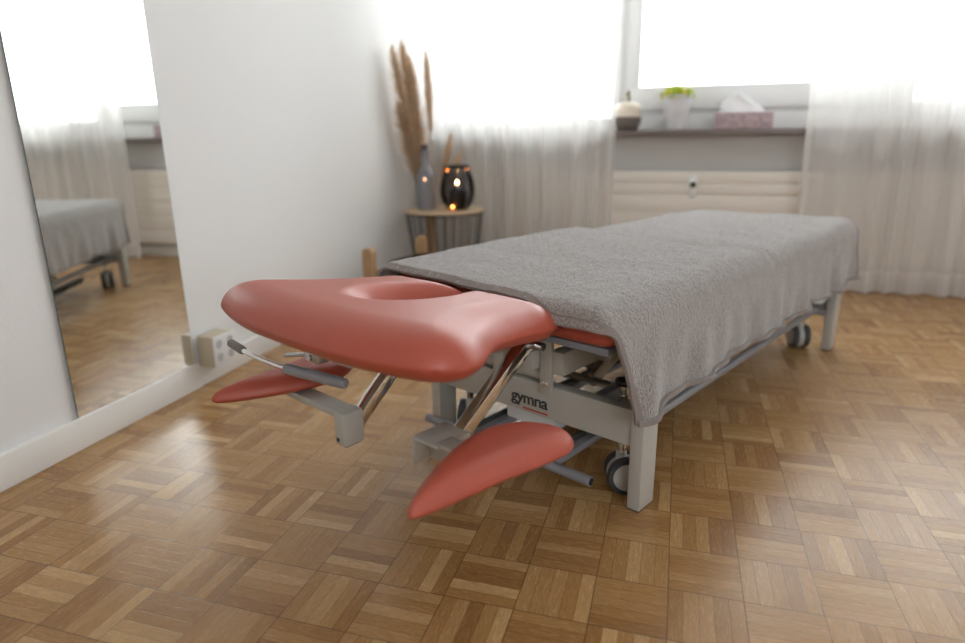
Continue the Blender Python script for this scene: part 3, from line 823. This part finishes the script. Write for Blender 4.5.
# logo on the front beam
cu = bpy.data.curves.new('logo_text', 'FONT'); cu.body = 'gymna'; cu.size = .046; cu.extrude = .0004; cu.offset = .0007; cu.space_character = .93
to_ = bpy.data.objects.new('t', cu); COL.objects.link(to_)
dg = bpy.context.evaluated_depsgraph_get(); me = bpy.data.meshes.new_from_object(to_.evaluated_get(dg)); bpy.data.objects.remove(to_)
me.materials.clear()
xs = [v_.co.x for v_ in me.vertices]; x0, x1 = min(xs), max(xs); sx = .122 / (x1 - x0)
for v_ in me.vertices: v_.co = Vector(((v_.co.x - x0) * sx, -v_.co.z, v_.co.y))
lg = link('maker_logo', me, 'ink', tbl); lg.location = (-.398, .0074, .184); lg['label'] = 'black gymna lettering'
bm = bmesh.new(); box(bm, (-.357, .0068, .1685), (-.276, .0077, .1725)); ul = bm_obj('logo_underline', bm, 'ink_red', tbl); ul['label'] = 'red line under the lettering'

# ------------------------------------------------------------------ towel
tw = empty('terry_towel', O, RZ)
tag(tw, 'large taupe grey terry towel draped over the padded table', 'towel')
TT = .530        # top height
def smooth(x): x = max(0, min(1, x)); return x * x * (3 - 2 * x)
EA0, EA1 = BA0 - .010, BA1 + .010
RC = .060
W_TOP = EA1 - EA0
def nz(x, y, z=0): return noise.noise(Vector((x, y, z)))
HL, HR = .21, .180   # hang lengths left / right
def tpoint(u, b_):
    """u: arc length across, 0 at left top edge centre ... returns position & outward normal"""
    # cross-section: left hang, corner arc, top, corner arc, right hang
    arc = RC * PI / 2; top = W_TOP - 2 * RC
    s = u
    if s < HL:
        p = Vector((EA0, 0, TT - RC - (HL - s))); nrm = Vector((-1, 0, 0)); hang = (HL - s)
    elif s < HL + arc:
        t = (s - HL) / RC; p = Vector((EA0 + RC - RC * math.cos(t), 0, TT - RC + RC * math.sin(t))); nrm = Vector((-math.cos(t), 0, math.sin(t))); hang = 0
    elif s < HL + arc + top:
        p = Vector((EA0 + RC + s - HL - arc, 0, TT)); nrm = Vector((0, 0, 1)); hang = 0
    elif s < HL + 2 * arc + top:
        t = (s - HL - arc - top) / RC; p = Vector((EA1 - RC + RC * math.sin(t), 0, TT - RC + RC * math.cos(t))); nrm = Vector((math.sin(t), 0, math.cos(t))); hang = 0
    else:
        h = s - HL - 2 * arc - top; p = Vector((EA1, 0, TT - RC - h)); nrm = Vector((1, 0, 0)); hang = h
    return p, nrm, hang
ARC = RC * PI / 2; TOPL = W_TOP - 2 * RC; UT = HL + HR + 2 * ARC + TOPL
def side_of(u): return 1 if u > UT / 2 else -1
def tow(u, v, off=0.):
    """u 0..UT, v 0..1"""
    p, nrm, hang = tpoint(u, 0)
    right = u > UT / 2
    # front / back edge positions
    hf = max(0, (u - (UT - HR - ARC))) if right else max(0, (HL + ARC - u))
    ur = smooth((u - (UT - HR - ARC - .17)) / .12)
    if right: b0 = -.178 - .045 * ur * (1 - smooth(hf / .11)) + .10 * smooth((hf - .02) / .24)
    else: b0 = -.178 + .05 * smooth(hf / .2)
    b0 += .008 * nz(u * 5, 3.3)
    b1 = 1.712 - (.0 if right else .05) * smooth(hf / .15) + .006 * nz(u * 6, 9.1)
    b_ = b0 + (b1 - b0) * v
    # wrinkles
    d = .0
    on_top = max(0, min(1, (min(u - HL, UT - HR - u)) / .08))
    d += on_top * (.006 * nz(b_ * 3.2 + u * 1.5, u * 5, 1) + .0035 * nz(b_ * 9, u * 7 + b_ * 3, 5) + .0016 * nz(b_ * 26, u * 22, 8))
    fr_ = 1 - smooth((b_ - .60) / .22)
    d += on_top * fr_ * (.010 + .012 * smooth((EA0 + .45 - p.x) / .4))
    # seat joint
    d -= on_top * .010 * math.exp(-((b_ - .74 - .03 * nz(u * 4, 2)) / .022) ** 2)
    d += on_top * .006 * math.exp(-((b_ - .70) / .03) ** 2)
    d += .004 * on_top * max(0, nz(u * 3 + 4, b_ * 4 + u * 6, 11))
    # soft folds on the hanging sides grow downwards
    g = smooth(hang / .20)
    ph = b_ * 21 + 2.2 * math.sin(b_ * 4.1 + 1) + hang * 3
    d += g * (.011 * math.sin(ph) + .006 * math.sin(b_ * 47 + 2 + hang * 5) + .012) + .004 * nz(b_ * 12, hang * 12, 3) * (1 if hang > 0 else 0)
    q = p.copy(); q.y = b_
    over = -.160 - b_
    if over > 0:
        rf = .042; th = min(over / rf, PI / 2); q.y = -.160 - rf * math.sin(th) ; dz_ = rf * (1 - math.cos(th)) + max(0, over - rf * PI / 2)
        q.z -= dz_ * max(0, 1 - hang / .05)
    # hem height varies
    if hang > 0:
        lowv = .016 * nz(b_ * 3.0, 7.7) + (.022 * math.exp(-((b_ + .02) / .13) ** 2) if right else 0)
        q.z -= g * lowv + .003 * g * math.sin(ph + 1)
    q += nrm * (d + off)
    # ends fall over the far end a little
    if v > .985: q.z -= (v - .985) / .015 * .012 * on_top
    if v < .012: q.z -= (.012 - v) / .012 * .006 * on_top
    q += nrm * (.0016 * nz(u * 150, b_ * 150, 4) + .0012 * nz(u * 330, b_ * 330, 14))
    return q
NU, NV = 380, 640
bm = bmesh.new(); rows = []
for j in range(NV + 1):
    v = j / NV
    rows.append([bm.verts.new(tow(UT * i / NU, v)) for i in range(NU + 1)])
for a, b_ in zip(rows, rows[1:]):
    for i in range(NU): bm.faces.new((a[i], a[i + 1], b_[i + 1], b_[i]))
body = bm_obj('towel_cloth', bm, 'towel', tw, 180)
sm = body.modifiers.new('thickness', 'SOLIDIFY'); sm.thickness = .004; sm.offset = -1
# woven border all round
hm = bmesh.new()
def ribbon(fn, n, w):
    a_, b2 = [], []
    for i in range(n + 1):
        p, q = fn(i / n)
        a_.append(p); b2.append(q)
    va = [hm.verts.new(x) for x in a_]; vb = [hm.verts.new(x) for x in b2]
    for i in range(n): hm.faces.new((va[i], va[i + 1], vb[i + 1], vb[i]))
bw = .014; LEN = 1.91
e_ = .0018
ribbon(lambda t: (tow(UT * t, -.002 , e_), tow(UT * t, bw / LEN, e_)), 220, bw)
ribbon(lambda t: (tow(UT * t, 1.001, e_), tow(UT * t, 1 - bw / LEN, e_)), 220, bw)
ribbon(lambda t: (tow(UT + .001, t, e_), tow(UT - bw * .7, t, e_)), 330, bw)
ribbon(lambda t: (tow(-.001, t, e_), tow(bw * .7, t, e_)), 330, bw)
hmo = bm_obj('hem', hm, 'towel_hem', tw, 180); hmo['label'] = 'smooth woven border'
sm = hmo.modifiers.new('thickness', 'SOLIDIFY'); sm.thickness = .008; sm.offset = -1

# ------------------------------------------------------------------ daylight
w = bpy.data.worlds.new('overcast_sky'); sc.world = w; w.use_nodes = True
bg = w.node_tree.nodes['Background']; bg.inputs['Color'].default_value = (.93, .97, 1.0, 1); bg.inputs['Strength'].default_value = 5.2
def portal(x0, x1, z0, z1, y=None):
    l_ = bpy.data.lights.new('window_portal', 'AREA'); l_.shape = 'RECTANGLE'; l_.size = x1 - x0; l_.size_y = z1 - z0
    l_.cycles.is_portal = True
    o = bpy.data.objects.new('window_portal', l_); COL.objects.link(o); o.location = ((x0 + x1) / 2, YW + .16 if y is None else y, (z0 + z1) / 2)
    o.rotation_euler = (-PI / 2 if y is None else PI / 2, 0, 0)
portal(XL, -.1, .88, 2.37); portal(-.1, 1.36, .88, 2.37); portal(1.36, XR, .88, 2.37); portal(FX0, FX1, FZ0, FZ1, YF - .11)  # last portal covers the added fill-light opening

# ------------------------------------------------------------------ camera
cam = bpy.data.cameras.new('camera'); co = bpy.data.objects.new('camera', cam); COL.objects.link(co); sc.camera = co
pitch, roll, yaw = .278725163, -.012136, -.292940312
cam.sensor_width = 36; cam.lens = 36 * 643 / 965
fw = Vector((math.sin(yaw) * math.cos(pitch), math.cos(yaw) * math.cos(pitch), -math.sin(pitch)))
r0 = Vector((math.cos(yaw), -math.sin(yaw), 0)); u0 = r0.cross(fw)
r_ = r0 * math.cos(roll) + u0 * math.sin(roll); u_ = -r0 * math.sin(roll) + u0 * math.cos(roll)
mt = Matrix((r_, u_, -fw)).transposed().to_4x4(); mt.translation = Vector((.24548, -.99430, .86174)); co.matrix_world = mt
cam.clip_start = .05; cam.clip_end = 60
cam.dof.use_dof = True; cam.dof.focus_distance = 1.42; cam.dof.aperture_fstop = 1.5; cam.dof.aperture_blades = 0

vs_ = sc.view_settings; vs_.view_transform = 'Standard'; vs_.look = 'None'; vs_.gamma = 1; vs_.use_curve_mapping = False
vs_.exposure = 0.85
sc.cycles.max_bounces = 12; sc.cycles.transparent_max_bounces = 16; sc.cycles.diffuse_bounces = 6
